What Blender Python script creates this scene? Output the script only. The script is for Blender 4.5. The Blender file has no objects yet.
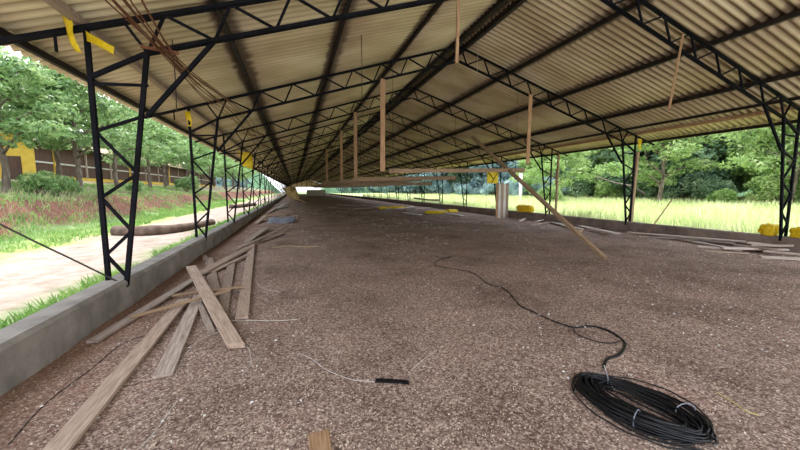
import bpy, bmesh, math, random
from mathutils import Vector, Matrix, noise
R = random.Random(7)
SC = bpy.context.scene
COL = SC.collection

# ------------------------------------------------------------------ camera, sky, sun, exposure
F, CX, CY, EYE = 340.0, 400.0, 225.0, 1.6
YAW = math.atan(105 / F); PITCH = math.atan(35 / F)
cam = bpy.data.cameras.new('camera'); cam.sensor_width = 36; cam.lens = F / 800 * 36; cam.clip_end = 600
camo = bpy.data.objects.new('camera', cam); COL.objects.link(camo)
camo.location = (0, 0, EYE); camo.rotation_euler = (math.pi / 2 - PITCH, 0, -YAW)
SC.camera = camo
SC.view_settings.view_transform = 'Standard'; SC.view_settings.look = 'None'
SC.view_settings.gamma = 1; SC.view_settings.use_curve_mapping = False
SC.view_settings.exposure = 1.88
w = bpy.data.worlds.new('sky'); SC.world = w; w.use_nodes = True
nt = w.node_tree; bg = nt.nodes['Background']
tc = nt.nodes.new('ShaderNodeTexCoord'); sp = nt.nodes.new('ShaderNodeSeparateXYZ'); rp = nt.nodes.new('ShaderNodeValToRGB')
nz = nt.nodes.new('ShaderNodeTexNoise'); nz.inputs['Scale'].default_value = 3; nz.inputs['Detail'].default_value = 6
mx = nt.nodes.new('ShaderNodeMix'); mx.data_type = 'RGBA'
nt.links.new(tc.outputs['Generated'], sp.inputs[0]); nt.links.new(sp.outputs['Z'], rp.inputs[0])
rp.color_ramp.elements[0].position = 0.0; rp.color_ramp.elements[0].color = (0.86, 0.92, 1, 1)
rp.color_ramp.elements[1].position = 0.7; rp.color_ramp.elements[1].color = (0.62, 0.78, 1, 1)
nt.links.new(tc.outputs['Generated'], nz.inputs['Vector'])
cr = nt.nodes.new('ShaderNodeValToRGB'); cr.color_ramp.elements[0].position = .42; cr.color_ramp.elements[1].position = .6
nt.links.new(nz.outputs[0], cr.inputs[0]); nt.links.new(cr.outputs[0], mx.inputs[0])
nt.links.new(rp.outputs[0], mx.inputs[6]); mx.inputs[7].default_value = (1, 1, 1, 1)
nt.links.new(mx.outputs[2], bg.inputs[0]); bg.inputs[1].default_value = 1.0
sl = bpy.data.lights.new('sun', 'SUN'); sl.energy = 1.6; sl.angle = math.radians(6); sl.color = (1, .95, .86)
so = bpy.data.objects.new('sun', sl); COL.objects.link(so); so.location = (0, 0, 30)
so.rotation_euler = Vector((0.10, -0.45, -1.0)).to_track_quat('-Z', 'Y').to_euler()

def at(px, py, z=0.0):
    """point of the place at height z that the photograph shows at this pixel"""
    a = (px - CX) / F; b = (CY - py) / F
    fw = math.cos(PITCH) + b * math.sin(PITCH); up = -math.sin(PITCH) + b * math.cos(PITCH)
    d = Vector((a * math.cos(YAW) + fw * math.sin(YAW), -a * math.sin(YAW) + fw * math.cos(YAW), up))
    return Vector((0, 0, EYE)) + d * ((z - EYE) / up)
def at_y(px, py, y):
    a = (px - CX) / F; b = (CY - py) / F
    fw = math.cos(PITCH) + b * math.sin(PITCH); up = -math.sin(PITCH) + b * math.cos(PITCH)
    d = Vector((a * math.cos(YAW) + fw * math.sin(YAW), -a * math.sin(YAW) + fw * math.cos(YAW), up))
    return Vector((0, 0, EYE)) + d * (y / d.y)

# ------------------------------------------------------------------ materials
def mat(name, cols, scale=5.0, rough=.85, bump=0.0, bscale=None, stretch=(1, 1, 1), detail=6, spec=.3, metal=0, rnd=0.0, pos=(.3, .7), transl=0.0, coord='Object', bdist=.01):
    m = bpy.data.materials.new(name); m.use_nodes = True; t = m.node_tree; L = t.links; N = t.nodes
    b = N['Principled BSDF']; b.inputs['Roughness'].default_value = rough; b.inputs['Specular IOR Level'].default_value = spec
    b.inputs['Metallic'].default_value = metal
    c = N.new('ShaderNodeTexCoord'); mp = N.new('ShaderNodeMapping'); mp.inputs['Scale'].default_value = stretch
    L.new(c.outputs[coord], mp.inputs[0])
    n = N.new('ShaderNodeTexNoise'); n.inputs['Scale'].default_value = scale; n.inputs['Detail'].default_value = detail; n.inputs['Roughness'].default_value = .62
    L.new(mp.outputs[0], n.inputs['Vector'])
    r = N.new('ShaderNodeValToRGB'); e = r.color_ramp.elements
    while len(e) < len(cols): e.new(.5)
    for i, k in enumerate(cols):
        e[i].position = pos[0] + (pos[1] - pos[0]) * i / max(1, len(cols) - 1); e[i].color = (*k, 1)
    L.new(n.outputs[0], r.inputs[0]); out = r.outputs[0]
    if rnd:
        oi = N.new('ShaderNodeObjectInfo'); h = N.new('ShaderNodeHueSaturation'); ma = N.new('ShaderNodeMapRange')
        ma.inputs[3].default_value = 1 - rnd; ma.inputs[4].default_value = 1 + rnd
        L.new(oi.outputs['Random'], ma.inputs[0]); L.new(ma.outputs[0], h.inputs['Value']); L.new(out, h.inputs['Color']); out = h.outputs[0]
        ad = N.new('ShaderNodeVectorMath'); L.new(c.outputs[coord], ad.inputs[0])
        cm = N.new('ShaderNodeMath'); cm.operation = 'MULTIPLY'; cm.inputs[1].default_value = 37; L.new(oi.outputs['Random'], cm.inputs[0])
        L.new(cm.outputs[0], ad.inputs[1]); L.new(ad.outputs[0], mp.inputs[0])
    L.new(out, b.inputs['Base Color'])
    if bump:
        n2 = N.new('ShaderNodeTexNoise'); n2.inputs['Scale'].default_value = bscale or scale * 3; n2.inputs['Detail'].default_value = 5
        L.new(mp.outputs[0], n2.inputs['Vector'])
        bp = N.new('ShaderNodeBump'); bp.inputs['Strength'].default_value = bump; bp.inputs['Distance'].default_value = bdist
        L.new(n2.outputs[0], bp.inputs['Height']); L.new(bp.outputs[0], b.inputs['Normal'])
    if transl:
        tr = N.new('ShaderNodeBsdfTranslucent'); ms = N.new('ShaderNodeMixShader'); ms.inputs[0].default_value = transl
        L.new(out, tr.inputs[0]); L.new(b.outputs[0], ms.inputs[1]); L.new(tr.outputs[0], ms.inputs[2])
        L.new(ms.outputs[0], N['Material Output'].inputs[0])
    return m

M = {}
M['steel'] = mat('black_steel', [(.005, .005, .006), (.010, .010, .014), (.028, .018, .013)], 3, .75, .2, 40, pos=(.35, .8), spec=.06)
M['purlin'] = mat('rusty_dark_steel', [(.010, .007, .006), (.020, .013, .010), (.05, .026, .016)], 4, .7, .2, 40, pos=(.35, .8), spec=.3)
M['dusty'] = mat('dusty_brown_concrete', [(.12, .085, .07), (.20, .15, .125), (.28, .215, .18)], 2.2, .95, .5, 30, detail=9)
M['concrete'] = mat('weathered_concrete', [(.16, .14, .125), (.27, .24, .215), (.37, .33, .295)], 2.2, .95, .5, 30, detail=9)
M['wood'] = mat('weathered_plank_wood', [(.22, .15, .115), (.36, .26, .20), (.47, .36, .29)], 4, .85, .4, 10, stretch=(1, 14, 14), rnd=.22)
M['woodred'] = mat('orange_brown_wood', [(.22, .12, .065), (.38, .22, .12), (.50, .32, .19)], 4, .8, .4, 10, stretch=(1, 12, 12), rnd=.18)
M['pole'] = mat('brown_pole_wood', [(.17, .105, .06), (.29, .19, .115), (.40, .28, .18)], 4, .8, .4, 10, stretch=(1, 12, 12))
M['woodgrey'] = mat('grey_old_wood', [(.21, .16, .135), (.37, .29, .245), (.52, .43, .37)], 4, .9, .4, 10, stretch=(1, 14, 14), rnd=.2)
M['black'] = mat('black_plastic_hose', [(.003, .003, .004), (.008, .008, .011)], 20, .3, .1, 60, spec=.35)
M['palewood'] = mat('sun_bleached_wood', [(.34, .26, .22), (.52, .42, .37), (.66, .56, .50)], 4, .85, .4, 10, stretch=(1, 14, 14), rnd=.2)
M['log'] = mat('smooth_log_bark', [(.06, .04, .03), (.12, .08, .06), (.18, .125, .10)], 3, .9, .4, 12)
M['yellow'] = mat('yellow_plastic_sheet', [(.62, .42, .01), (.85, .62, .02), (.95, .75, .08)], 6, .5, .3, 30, transl=.25)
M['tan_canvas'] = mat('tan_canvas', [(.42, .27, .10), (.62, .45, .2), (.75, .58, .3)], 3, .8, .3, 20, transl=.15)
M['bluetarp'] = mat('blue_grey_tarp', [(.12, .13, .17), (.24, .26, .31)], 6, .6, .3, 20)
M['rust'] = mat('rusty_wire', [(.09, .03, .015), (.19, .07, .03)], 20, .7)
M['wire'] = mat('thin_dark_wire', [(.02, .018, .015), (.06, .05, .04)], 20, .6)
M['string'] = mat('white_string', [(.5, .48, .45), (.75, .73, .7)], 30, .8)
M['straw'] = mat('yellow_straw', [(.5, .4, .12), (.7, .6, .25)], 30, .8)
M['bark'] = mat('tree_bark', [(.06, .045, .035), (.14, .11, .085), (.25, .21, .17)], 6, .95, .8, 18, stretch=(1, 1, .25), detail=8, bdist=.03)
M['leafL'] = mat('pale_green_leaves', [(.05, .12, .04), (.20, .34, .11), (.55, .66, .34)], 1.6, .45, transl=.45, spec=.6, pos=(.3, .7), rnd=.12)
M['leafR'] = mat('dark_forest_leaves', [(.045, .095, .055), (.13, .22, .12), (.32, .43, .24)], .5, .55, transl=.35, spec=.45, rnd=.3)
M['leafY'] = mat('yellow_green_leaves', [(.11, .21, .06), (.27, .40, .13), (.50, .60, .28)], .8, .5, transl=.45, spec=.4, rnd=.15)
M['leafHaze'] = mat('hazy_blue_green_leaves', [(.11, .19, .20), (.25, .37, .38), (.48, .60, .58)], .5, .55, transl=.4, spec=.45, rnd=.2)  # distance haze painted into the leaf colour of the far trees
M['grassR'] = mat('tall_field_grass', [(.34, .42, .17), (.56, .61, .31), (.80, .80, .54)], .35, .7, transl=.4, coord='Object')
M['grassL'] = mat('verge_grass', [(.10, .22, .05), (.24, .40, .11), (.48, .56, .22)], .8, .7, transl=.35)
M['ywall'] = mat('yellow_painted_wall', [(.62, .40, .06), (.80, .56, .10)], 1.5, .9)
M['curtain'] = mat('brown_shed_curtain', [(.07, .04, .03), (.14, .08, .06)], 1.2, .85, .3, 4, stretch=(1, 6, .4))
M['pale'] = mat('pale_board', [(.5, .47, .42), (.66, .63, .58)], 2, .9)
M['tin'] = mat('tan_roof_tiles', [(.28, .2, .13), (.42, .32, .22)], 3, .9)
M['hill'] = mat('wooded_hillside', [(.03, .075, .04), (.06, .13, .06), (.12, .22, .09)], .9, .95, .9, 1.5, bdist=.6)
M['drystalk'] = mat('dry_brown_stalks', [(.20, .17, .10), (.33, .31, .17), (.5, .46, .3)], 3, .9)
M['chip'] = mat('shavings', [(.30, .20, .14), (.52, .40, .31), (.85, .76, .66)], 60, .9, coord='Object', pos=(.32, .68))

# roof sheeting: fibre cement, mould stains along the laps
def roof_material():
    m = bpy.data.materials.new('fibre_cement_sheeting'); m.use_nodes = True; t = m.node_tree; L = t.links; N = t.nodes; b = N['Principled BSDF']
    b.inputs['Roughness'].default_value = .95; b.inputs['Specular IOR Level'].default_value = .15
    g = N.new('ShaderNodeTexCoord')
    n1 = N.new('ShaderNodeTexNoise'); n1.inputs['Scale'].default_value = .9; n1.inputs['Detail'].default_value = 8
    mp = N.new('ShaderNodeMapping'); mp.inputs['Scale'].default_value = (.6, 1.1, 1)
    L.new(g.outputs['Object'], mp.inputs[0]); L.new(mp.outputs[0], n1.inputs['Vector'])
    r = N.new('ShaderNodeValToRGB'); e = r.color_ramp.elements; e.new(.5)
    for i, (p, c) in enumerate([(.25, (.38, .275, .16)), (.5, (.55, .43, .27)), (.75, (.72, .60, .42))]): e[i].position = p; e[i].color = (*c, 1)
    L.new(n1.outputs[0], r.inputs[0])
    sx = N.new('ShaderNodeSeparateXYZ'); L.new(g.outputs['Object'], sx.inputs[0])
    s1 = N.new('ShaderNodeMath'); s1.operation = 'SUBTRACT'; s1.inputs[1].default_value = 4.88; L.new(sx.outputs[0], s1.inputs[0])
    s2 = N.new('ShaderNodeMath'); s2.operation = 'ABSOLUTE'; L.new(s1.outputs[0], s2.inputs[0])
    s3 = N.new('ShaderNodeMath'); s3.operation = 'MULTIPLY'; s3.inputs[1].default_value = .1; L.new(s2.outputs[0], s3.inputs[0])
    lr = N.new('ShaderNodeValToRGB'); le = lr.color_ramp.elements
    P = [(0, 1), (.028, 0)]
    for q in (.198, .392, .586): P += [(q - .030, 0), (q, 1), (q + .020, 0)]
    while len(le) < len(P): le.new(.5)
    for i_, (p_, v_) in enumerate(P): le[i_].position = p_; le[i_].color = (v_, v_, v_, 1)
    L.new(s3.outputs[0], lr.inputs[0])
    n2 = N.new('ShaderNodeTexNoise'); n2.inputs['Scale'].default_value = 1.6; n2.inputs['Detail'].default_value = 7
    mp2 = N.new('ShaderNodeMapping'); mp2.inputs['Scale'].default_value = (.35, 3.0, 1)
    L.new(g.outputs['Object'], mp2.inputs[0]); L.new(mp2.outputs[0], n2.inputs['Vector'])
    mu = N.new('ShaderNodeMath'); mu.operation = 'ADD'; L.new(lr.outputs[0], mu.inputs[0]); L.new(n2.outputs[0], mu.inputs[1])
    r2 = N.new('ShaderNodeValToRGB'); r2.color_ramp.elements[0].position = .62; r2.color_ramp.elements[1].position = 1.5
    r2.color_ramp.elements[0].color = (0, 0, 0, 1); r2.color_ramp.elements[1].color = (.75, .75, .75, 1)
    L.new(mu.outputs[0], r2.inputs[0])
    mx = N.new('ShaderNodeMix'); mx.data_type = 'RGBA'; L.new(r2.outputs[0], mx.inputs[0]); L.new(r.outputs[0], mx.inputs[6]); mx.inputs[7].default_value = (.10, .06, .035, 1)
    ga = N.new('ShaderNodeAttribute'); ga.attribute_name = 'groove_shade'  # shade in the corrugation valleys, painted into the sheet colour
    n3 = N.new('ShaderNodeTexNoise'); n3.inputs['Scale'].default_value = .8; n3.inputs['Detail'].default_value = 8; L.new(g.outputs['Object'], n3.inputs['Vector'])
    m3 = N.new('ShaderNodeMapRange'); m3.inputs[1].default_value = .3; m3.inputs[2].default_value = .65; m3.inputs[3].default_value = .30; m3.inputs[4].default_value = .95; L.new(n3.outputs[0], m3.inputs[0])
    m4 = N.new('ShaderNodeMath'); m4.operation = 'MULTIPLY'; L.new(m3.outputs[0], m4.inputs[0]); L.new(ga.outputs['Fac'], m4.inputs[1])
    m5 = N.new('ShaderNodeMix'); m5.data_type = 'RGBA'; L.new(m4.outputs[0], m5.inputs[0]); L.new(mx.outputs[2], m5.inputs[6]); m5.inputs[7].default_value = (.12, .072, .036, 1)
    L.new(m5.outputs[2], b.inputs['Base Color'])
    return m
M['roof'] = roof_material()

def floor_material():
    m = bpy.data.materials.new('litter_floor'); m.use_nodes = True; t = m.node_tree; L = t.links; N = t.nodes; b = N['Principled BSDF']
    b.inputs['Roughness'].default_value = 1; b.inputs['Specular IOR Level'].default_value = .1
    g = N.new('ShaderNodeTexCoord')
    def noi(s, d, rg=.6):
        n = N.new('ShaderNodeTexNoise'); n.inputs['Scale'].default_value = s; n.inputs['Detail'].default_value = d; n.inputs['Roughness'].default_value = rg
        L.new(g.outputs['Object'], n.inputs['Vector']); return n
    v = N.new('ShaderNodeTexVoronoi'); v.inputs['Scale'].default_value = 75; L.new(g.outputs['Object'], v.inputs['Vector'])
    v2 = N.new('ShaderNodeTexVoronoi'); v2.inputs['Scale'].default_value = 38; L.new(g.outputs['Object'], v2.inputs['Vector'])
    r1 = N.new('ShaderNodeValToRGB'); e = r1.color_ramp.elements; e.new(.5); e.new(.6)
    for i, (p, c) in enumerate([(.0, (.070, .040, .030)), (.35, (.20, .13, .104)), (.72, (.345, .24, .195)), (1, (.70, .56, .46))]): e[i].position = p; e[i].color = (*c, 1)
    sx = N.new('ShaderNodeSeparateColor'); L.new(v.outputs['Color'], sx.inputs[0]); L.new(sx.outputs[0], r1.inputs[0])
    r2 = N.new('ShaderNodeValToRGB'); e = r2.color_ramp.elements; e.new(.5)
    for i, (p, c) in enumerate([(0, (.115, .07, .055)), (.6, (.25, .168, .138)), (1, (.49, .365, .30))]): e[i].position = p; e[i].color = (*c, 1)
    s2 = N.new('ShaderNodeSeparateColor'); L.new(v2.outputs['Color'], s2.inputs[0]); L.new(s2.outputs[1], r2.inputs[0])
    m1 = N.new('ShaderNodeMix'); m1.data_type = 'RGBA'; m1.inputs[0].default_value = .35; L.new(r1.outputs[0], m1.inputs[6]); L.new(r2.outputs[0], m1.inputs[7])
    nb = noi(.8, 9, .65); rb = N.new('ShaderNodeValToRGB'); e = rb.color_ramp.elements; e.new(.5)
    for i, (p, c) in enumerate([(.30, (.58, .53, .52)), (.5, (1, 1, 1)), (.68, (1.28, 1.22, 1.24))]): e[i].position = p; e[i].color = (*c, 1)
    L.new(nb.outputs[0], rb.inputs[0])
    m2 = N.new('ShaderNodeMix'); m2.data_type = 'RGBA'; m2.blend_type = 'MULTIPLY'; m2.inputs[0].default_value = 1; L.new(m1.outputs[2], m2.inputs[6]); L.new(rb.outputs[0], m2.inputs[7])
    # bare orange earth patches beside the left kerb
    sp = N.new('ShaderNodeSeparateXYZ'); L.new(g.outputs['Object'], sp.inputs[0])
    mr = N.new('ShaderNodeMapRange'); mr.inputs[1].default_value = -2.2; mr.inputs[2].default_value = -1.0; mr.inputs[3].default_value = .45; mr.inputs[4].default_value = -.25
    L.new(sp.outputs[0], mr.inputs[0]); ne = noi(1.3, 6); ad = N.new('ShaderNodeMath'); L.new(mr.outputs[0], ad.inputs[0]); L.new(ne.outputs[0], ad.inputs[1])
    rr = N.new('ShaderNodeValToRGB'); rr.color_ramp.elements[0].position = .5; rr.color_ramp.elements[1].position = .95; rr.color_ramp.elements[1].color = (.65, .65, .65, 1); L.new(ad.outputs[0], rr.inputs[0])
    m3 = N.new('ShaderNodeMix'); m3.data_type = 'RGBA'; L.new(rr.outputs[0], m3.inputs[0]); L.new(m2.outputs[2], m3.inputs[6]); m3.inputs[7].default_value = (.25, .13, .08, 1)
    L.new(m3.outputs[2], b.inputs['Base Color'])
    bp = N.new('ShaderNodeBump'); bp.inputs['Strength'].default_value = .8; bp.inputs['Distance'].default_value = .012
    nf = noi(70, 4, .7); L.new(nf.outputs[0], bp.inputs['Height']); L.new(bp.outputs[0], b.inputs['Normal'])
    return m
M['floor'] = floor_material()

def banded(name, axis_bands, nscale=.5, wob=1.6):
    """ground whose cover changes with distance from the shed"""
    m = bpy.data.materials.new(name); m.use_nodes = True; t = m.node_tree; L = t.links; N = t.nodes; b = N['Principled BSDF']
    b.inputs['Roughness'].default_value = 1; b.inputs['Specular IOR Level'].default_value = .1
    g = N.new('ShaderNodeTexCoord'); sp = N.new('ShaderNodeSeparateXYZ'); L.new(g.outputs['Object'], sp.inputs[0])
    n = N.new('ShaderNodeTexNoise'); n.inputs['Scale'].default_value = nscale; n.inputs['Detail'].default_value = 8; L.new(g.outputs['Object'], n.inputs['Vector'])
    ma = N.new('ShaderNodeMath'); ma.operation = 'MULTIPLY_ADD'; L.new(n.outputs[0], ma.inputs[0]); ma.inputs[1].default_value = wob * 2; ma.inputs[2].default_value = -wob
    ad = N.new('ShaderNodeMath'); L.new(sp.outputs[0], ad.inputs[0]); L.new(ma.outputs[0], ad.inputs[1])
    lo, hi = axis_bands[0][0], axis_bands[-1][0]
    mr = N.new('ShaderNodeMapRange'); mr.inputs[1].default_value = lo; mr.inputs[2].default_value = hi; L.new(ad.outputs[0], mr.inputs[0])
    r = N.new('ShaderNodeValToRGB'); e = r.color_ramp.elements
    while len(e) < len(axis_bands): e.new(.5)
    for i, (p, c) in enumerate(axis_bands): e[i].position = (p - lo) / (hi - lo); e[i].color = (*c, 1)
    L.new(mr.outputs[0], r.inputs[0])
    n2 = N.new('ShaderNodeTexNoise'); n2.inputs['Scale'].default_value = 2.6; n2.inputs['Detail'].default_value = 9; n2.inputs['Roughness'].default_value = .68; L.new(g.outputs['Object'], n2.inputs['Vector'])
    r2 = N.new('ShaderNodeValToRGB'); r2.color_ramp.elements[0].position = .3; r2.color_ramp.elements[1].position = .7
    r2.color_ramp.elements[0].color = (.55, .60, .50, 1); r2.color_ramp.elements[1].color = (1.3, 1.28, 1.3, 1); L.new(n2.outputs[0], r2.inputs[0])
    mm = N.new('ShaderNodeMix'); mm.data_type = 'RGBA'; mm.blend_type = 'MULTIPLY'; mm.inputs[0].default_value = 1
    L.new(r.outputs[0], mm.inputs[6]); L.new(r2.outputs[0], mm.inputs[7]); L.new(mm.outputs[2], b.inputs['Base Color'])
    bp = N.new('ShaderNodeBump'); bp.inputs['Strength'].default_value = .6; bp.inputs['Distance'].default_value = .05
    L.new(n2.outputs[0], bp.inputs['Height']); L.new(bp.outputs[0], b.inputs['Normal'])
    return m
GREEN, DIRT, RED, LITTER = (.15, .22, .09), (.36, .275, .245), (.16, .075, .055), (.22, .19, .13)
M['groundL'] = banded('left_yard_ground', [(-40, LITTER), (-13.5, LITTER), (-12.6, (.18, .2, .08)), (-11.9, RED), (-10.3, RED), (-9.6, GREEN), (-7.6, (.3, .34, .12)), (-6.6, DIRT), (-4.2, DIRT), (-3.4, GREEN), (-2, GREEN)], .55, 1.3)
M['groundR'] = banded('right_field_ground', [(12, (.30, .34, .16)), (16, (.46, .50, .24)), (50, (.48, .54, .25)), (70, (.16, .24, .08))], .3, 2)

# ------------------------------------------------------------------ helpers
def link(name, me, m=None, parent=None, loc=None):
    o = bpy.data.objects.new(name, me); COL.objects.link(o)
    if m and me is not None and not me.materials: me.materials.append(m)
    if parent: o.parent = parent
    if loc is not None: o.location = loc
    return o
def empty(name, loc=(0, 0, 0)):
    o = bpy.data.objects.new(name, None); COL.objects.link(o); o.location = loc; o.empty_display_size = .2; return o
def tag(o, label=None, cat=None, group=None, kind=None):
    if label: o['label'] = label
    if cat: o['category'] = cat
    if group: o['group'] = group
    if kind: o['kind'] = kind
    return o
def frame(p, q, up=Vector((0, 0, 1))):
    x = (q - p).normalized(); y = up.cross(x)
    if y.length < 1e-4: y = Vector((0, 1, 0)).cross(x)
    y.normalize(); z = x.cross(y); return x, y, z
class MB:
    def __init__(s): s.v = []; s.f = []
    def beam(s, p, q, wy, wz, up=Vector((0, 0, 1))):
        p = Vector(p); q = Vector(q); x, y, z = frame(p, q, up); i = len(s.v)
        for e in (p, q):
            for a, b in ((-1, -1), (1, -1), (1, 1), (-1, 1)): s.v.append(e + y * a * wy / 2 + z * b * wz / 2)
        s.f += [(i, i+1, i+5, i+4), (i+1, i+2, i+6, i+5), (i+2, i+3, i+7, i+6), (i+3, i, i+4, i+7), (i+3, i+2, i+1, i), (i+4, i+5, i+6, i+7)]
        return s
    def angle(s, p, q, w=.06, t=.012, up=Vector((0, 0, 1)), flip=1):
        """L-section bar"""
        p = Vector(p); q = Vector(q); x, y, z = frame(p, q, up)
        prof = [(0, 0), (w, 0), (w, t), (t, t), (t, w), (0, w)]; i = len(s.v); n = 6
        for e in (p, q):
            for a, b in prof: s.v.append(e + y * (a - w / 2) * flip + z * (b - w / 2))
        for k in range(n): s.f.append((i + k, i + (k+1) % n, i + n + (k+1) % n, i + n + k))
        s.f.append(tuple(i + n - 1 - k for k in range(n))); s.f.append(tuple(i + n + k for k in range(n)))
        return s
    def tube(s, pts, r, n=6, closed=False):
        pts = [Vector(p) for p in pts]; base = len(s.v); up = Vector((0, 0, 1)); m = len(pts)
        for k, p in enumerate(pts):
            a = pts[max(0, k-1)]; b = pts[min(m-1, k+1)]; d = (b - a).normalized()
            u = up - d * up.dot(d)
            if u.length < .05: u = Vector((1, 0, 0)) - d * d.x
            u.normalize(); v = d.cross(u); rr = r[k] if isinstance(r, (list, tuple)) else r
            for j in range(n):
                t = 2 * math.pi * j / n; s.v.append(p + u * math.cos(t) * rr + v * math.sin(t) * rr)
        for k in range(m - 1):
            for j in range(n):
                a = base + k*n + j; b = base + k*n + (j+1) % n; s.f.append((a, b, b+n, a+n))
        s.f.append(tuple(base + n - 1 - j for j in range(n))); s.f.append(tuple(base + (m-1)*n + j for j in range(n)))
        return s
    def mesh(s, name, smooth=False):
        me = bpy.data.meshes.new(name); me.from_pydata([tuple(v) for v in s.v], [], s.f); me.validate()
        if smooth: me.polygons.foreach_set('use_smooth', [True] * len(me.polygons))
        return me
    def build(s, name, m, parent=None, smooth=False, origin=None):
        if origin is not None: s.v = [v - Vector(origin) for v in s.v]
        return link(name, s.mesh(name, smooth), m, parent, origin)
def spline(pts, n=8):
    pts = [Vector(p) for p in pts]; out = []
    for i in range(len(pts) - 1):
        p0 = pts[max(0, i-1)]; p1 = pts[i]; p2 = pts[i+1]; p3 = pts[min(len(pts)-1, i+2)]
        for k in range(n):
            t = k / n; out.append(.5 * ((2*p1) + (p2-p0)*t + (2*p0-5*p1+4*p2-p3)*t*t + (3*p1-p0-3*p2+p3)*t**3))
    out.append(pts[-1]); return out

# ------------------------------------------------------------------ measures of the shed
MID = 4.88; HALF = 7.30; FRONT = 5.42; BAY = 4.32; NT = 33; Y0, Y1 = -1.0, FRONT + BAY * (NT - 1) + .8
SL = .315
def chord_z(d): return 3.64 + SL * (HALF - d)          # d = distance from the middle line
RIDGE = chord_z(0)

# ------------------------------------------------------------------ ground and floor
def grid(name, x0, x1, y0, y1, nx, ny, fn, m, xs=None):
    V = []; Fc = []
    xs = xs or [x0 + (x1 - x0) * i / nx for i in range(nx + 1)]
    nx = len(xs) - 1
    ys = [y0 + (y1 - y0) * j / ny for j in range(ny + 1)]
    for x in xs:
        for y in ys: V.append((x, y, fn(x, y)))
    for i in range(nx):
        for j in range(ny):
            a = i * (ny+1) + j; Fc.append((a, a + ny + 1, a + ny + 2, a + 1))
    me = bpy.data.meshes.new(name); me.from_pydata(V, [], Fc); me.polygons.foreach_set('use_smooth', [True] * len(Fc))
    return link(name, me, m)
def fl(x, y):
    return .018 * noise.noise(Vector((x * .9, y * .9, 0))) + .006 * noise.noise(Vector((x * 4, y * 4, 3))) + .05 * max(0, 1 - (x + 2.2) / .5) * (.5 + noise.noise(Vector((x, y * .8, 9))))
def lerp_tab(tab, x):
    if x >= tab[0][0]: return tab[0][1]
    for (a, za), (b, zb) in zip(tab, tab[1:]):
        if x >= b: return za + (zb - za) * (a - x) / (a - b)
    return tab[-1][1]
TL = [(-2.3, -.12), (-9.6, -.15), (-10.2, .05), (-11.4, 1.05), (-12.2, 1.25), (-14.5, 1.75), (-20, 2.4), (-40, 3.4), (-70, 4.5)]
def gl(x, y):
    n = noise.noise(Vector((x * .25, y * .2, 5)))
    return lerp_tab(TL, x + .8 * noise.noise(Vector((0, y * .25, 2)))) + (.25 * n if x < -9 else .05 * n)
def gr(x, y):
    return -.22 + .008 * max(0, x - 12.3) + .1 * noise.noise(Vector((x * .12, y * .12, 1)))
tag(grid('floor', -2.25, 12.0, Y0, Y1 + 3, 110, 420, fl, M['floor']), kind='structure')
xs = [-2.3 - .3 * i for i in range(45)] + [-16 - 2 * i for i in range(30)]
tag(grid('ground_left', 0, 0, -25, 200, 0, 260, gl, M['groundL'], xs[::-1]), kind='structure')
tag(grid('ground_right', 12.2, 150, -40, 200, 60, 80, gr, M['groundR']), kind='structure')
tag(grid('ground_far', -2.3, 12.2, Y1 + 2.8, 300, 6, 40, lambda x, y: -.04, M['groundL']), kind='structure')
def hill(x, y):
    d = (y - 95) + (max(0, x) - 60) * .0
    s = max(0, (x + y * .35 - 100)) * .35 + max(0, y - 125) * .22
    return -.6 + min(15, s) + 2.0 * noise.noise(Vector((x * .06, y * .06, 4))) + 1.0 * noise.noise(Vector((x * .25, y * .25, 1)))
tag(grid('hillside', 50, 190, -30, 260, 90, 130, hill, M['hill']), kind='structure')
tag(grid('hillside', -110, 60, 170, 300, 90, 60, lambda x, y: -1.5 + min(1, max(0, abs(x - 4) - 14) / 14) * min(16, max(0, y - 170) * .4) + 2 * noise.noise(Vector((x*.08, y*.08, 7))), M['hill']), kind='structure')

# kerb walls
def kerb(name, xi, xo, m, y0=Y0, y1=Y1 + 1.2):
    b = bmesh.new(); V = {}; ny = 180
    prof = [(xi, -.2), (xi, .36), (xi + (xo - xi) * .12, .40), (xo - (xo - xi) * .1, .40), (xo, .365), (xo, -.35)]
    rows = []
    for j in range(ny + 1):
        y = y0 + (y1 - y0) * j / ny
        rows.append([b.verts.new((x + .010 * noise.noise(Vector((y * 1.3, k * 3, 0))), y, z + (.012 * noise.noise(Vector((y * 1.1, k, 4))) if 0 < k < 5 else 0))) for k, (x, z) in enumerate(prof)])
    for j in range(ny):
        for k in range(5): b.faces.new((rows[j][k], rows[j][k+1], rows[j+1][k+1], rows[j+1][k]))
    b.faces.new(rows[0]); b.faces.new(rows[-1][::-1]); bmesh.ops.recalc_face_normals(b, faces=b.faces)
    me = bpy.data.meshes.new(name); b.to_mesh(me); b.free()
    return tag(link(name, me, M[m]), kind='structure')
kerb('wall_left', -2.20, -2.50, 'concrete'); kerb('wall_right', 2 * MID + 2.20, 2 * MID + 2.50, 'dusty')
g = MB(); yg = Y1 + .45; g.v = [Vector(v) for dy in (0, .05) for v in ((-3.4, yg + dy, 2.75), (MID, yg + dy, 2.75), (2 * MID + 3.4, yg + dy, 2.75), (2 * MID + 3.4, yg + dy, 3.35), (MID, yg + dy, RIDGE + .1), (-3.4, yg + dy, 3.35))]
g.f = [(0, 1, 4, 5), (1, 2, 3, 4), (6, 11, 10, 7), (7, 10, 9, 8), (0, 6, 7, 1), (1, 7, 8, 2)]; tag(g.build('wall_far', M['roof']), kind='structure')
b = MB(); b.beam((3.0, 92, .82), (7.8, 92, .82), .12, 1.7); tag(b.build('low_partition', M['pale']), 'low pale partition standing across the far floor of the shed', 'partition')

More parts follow.
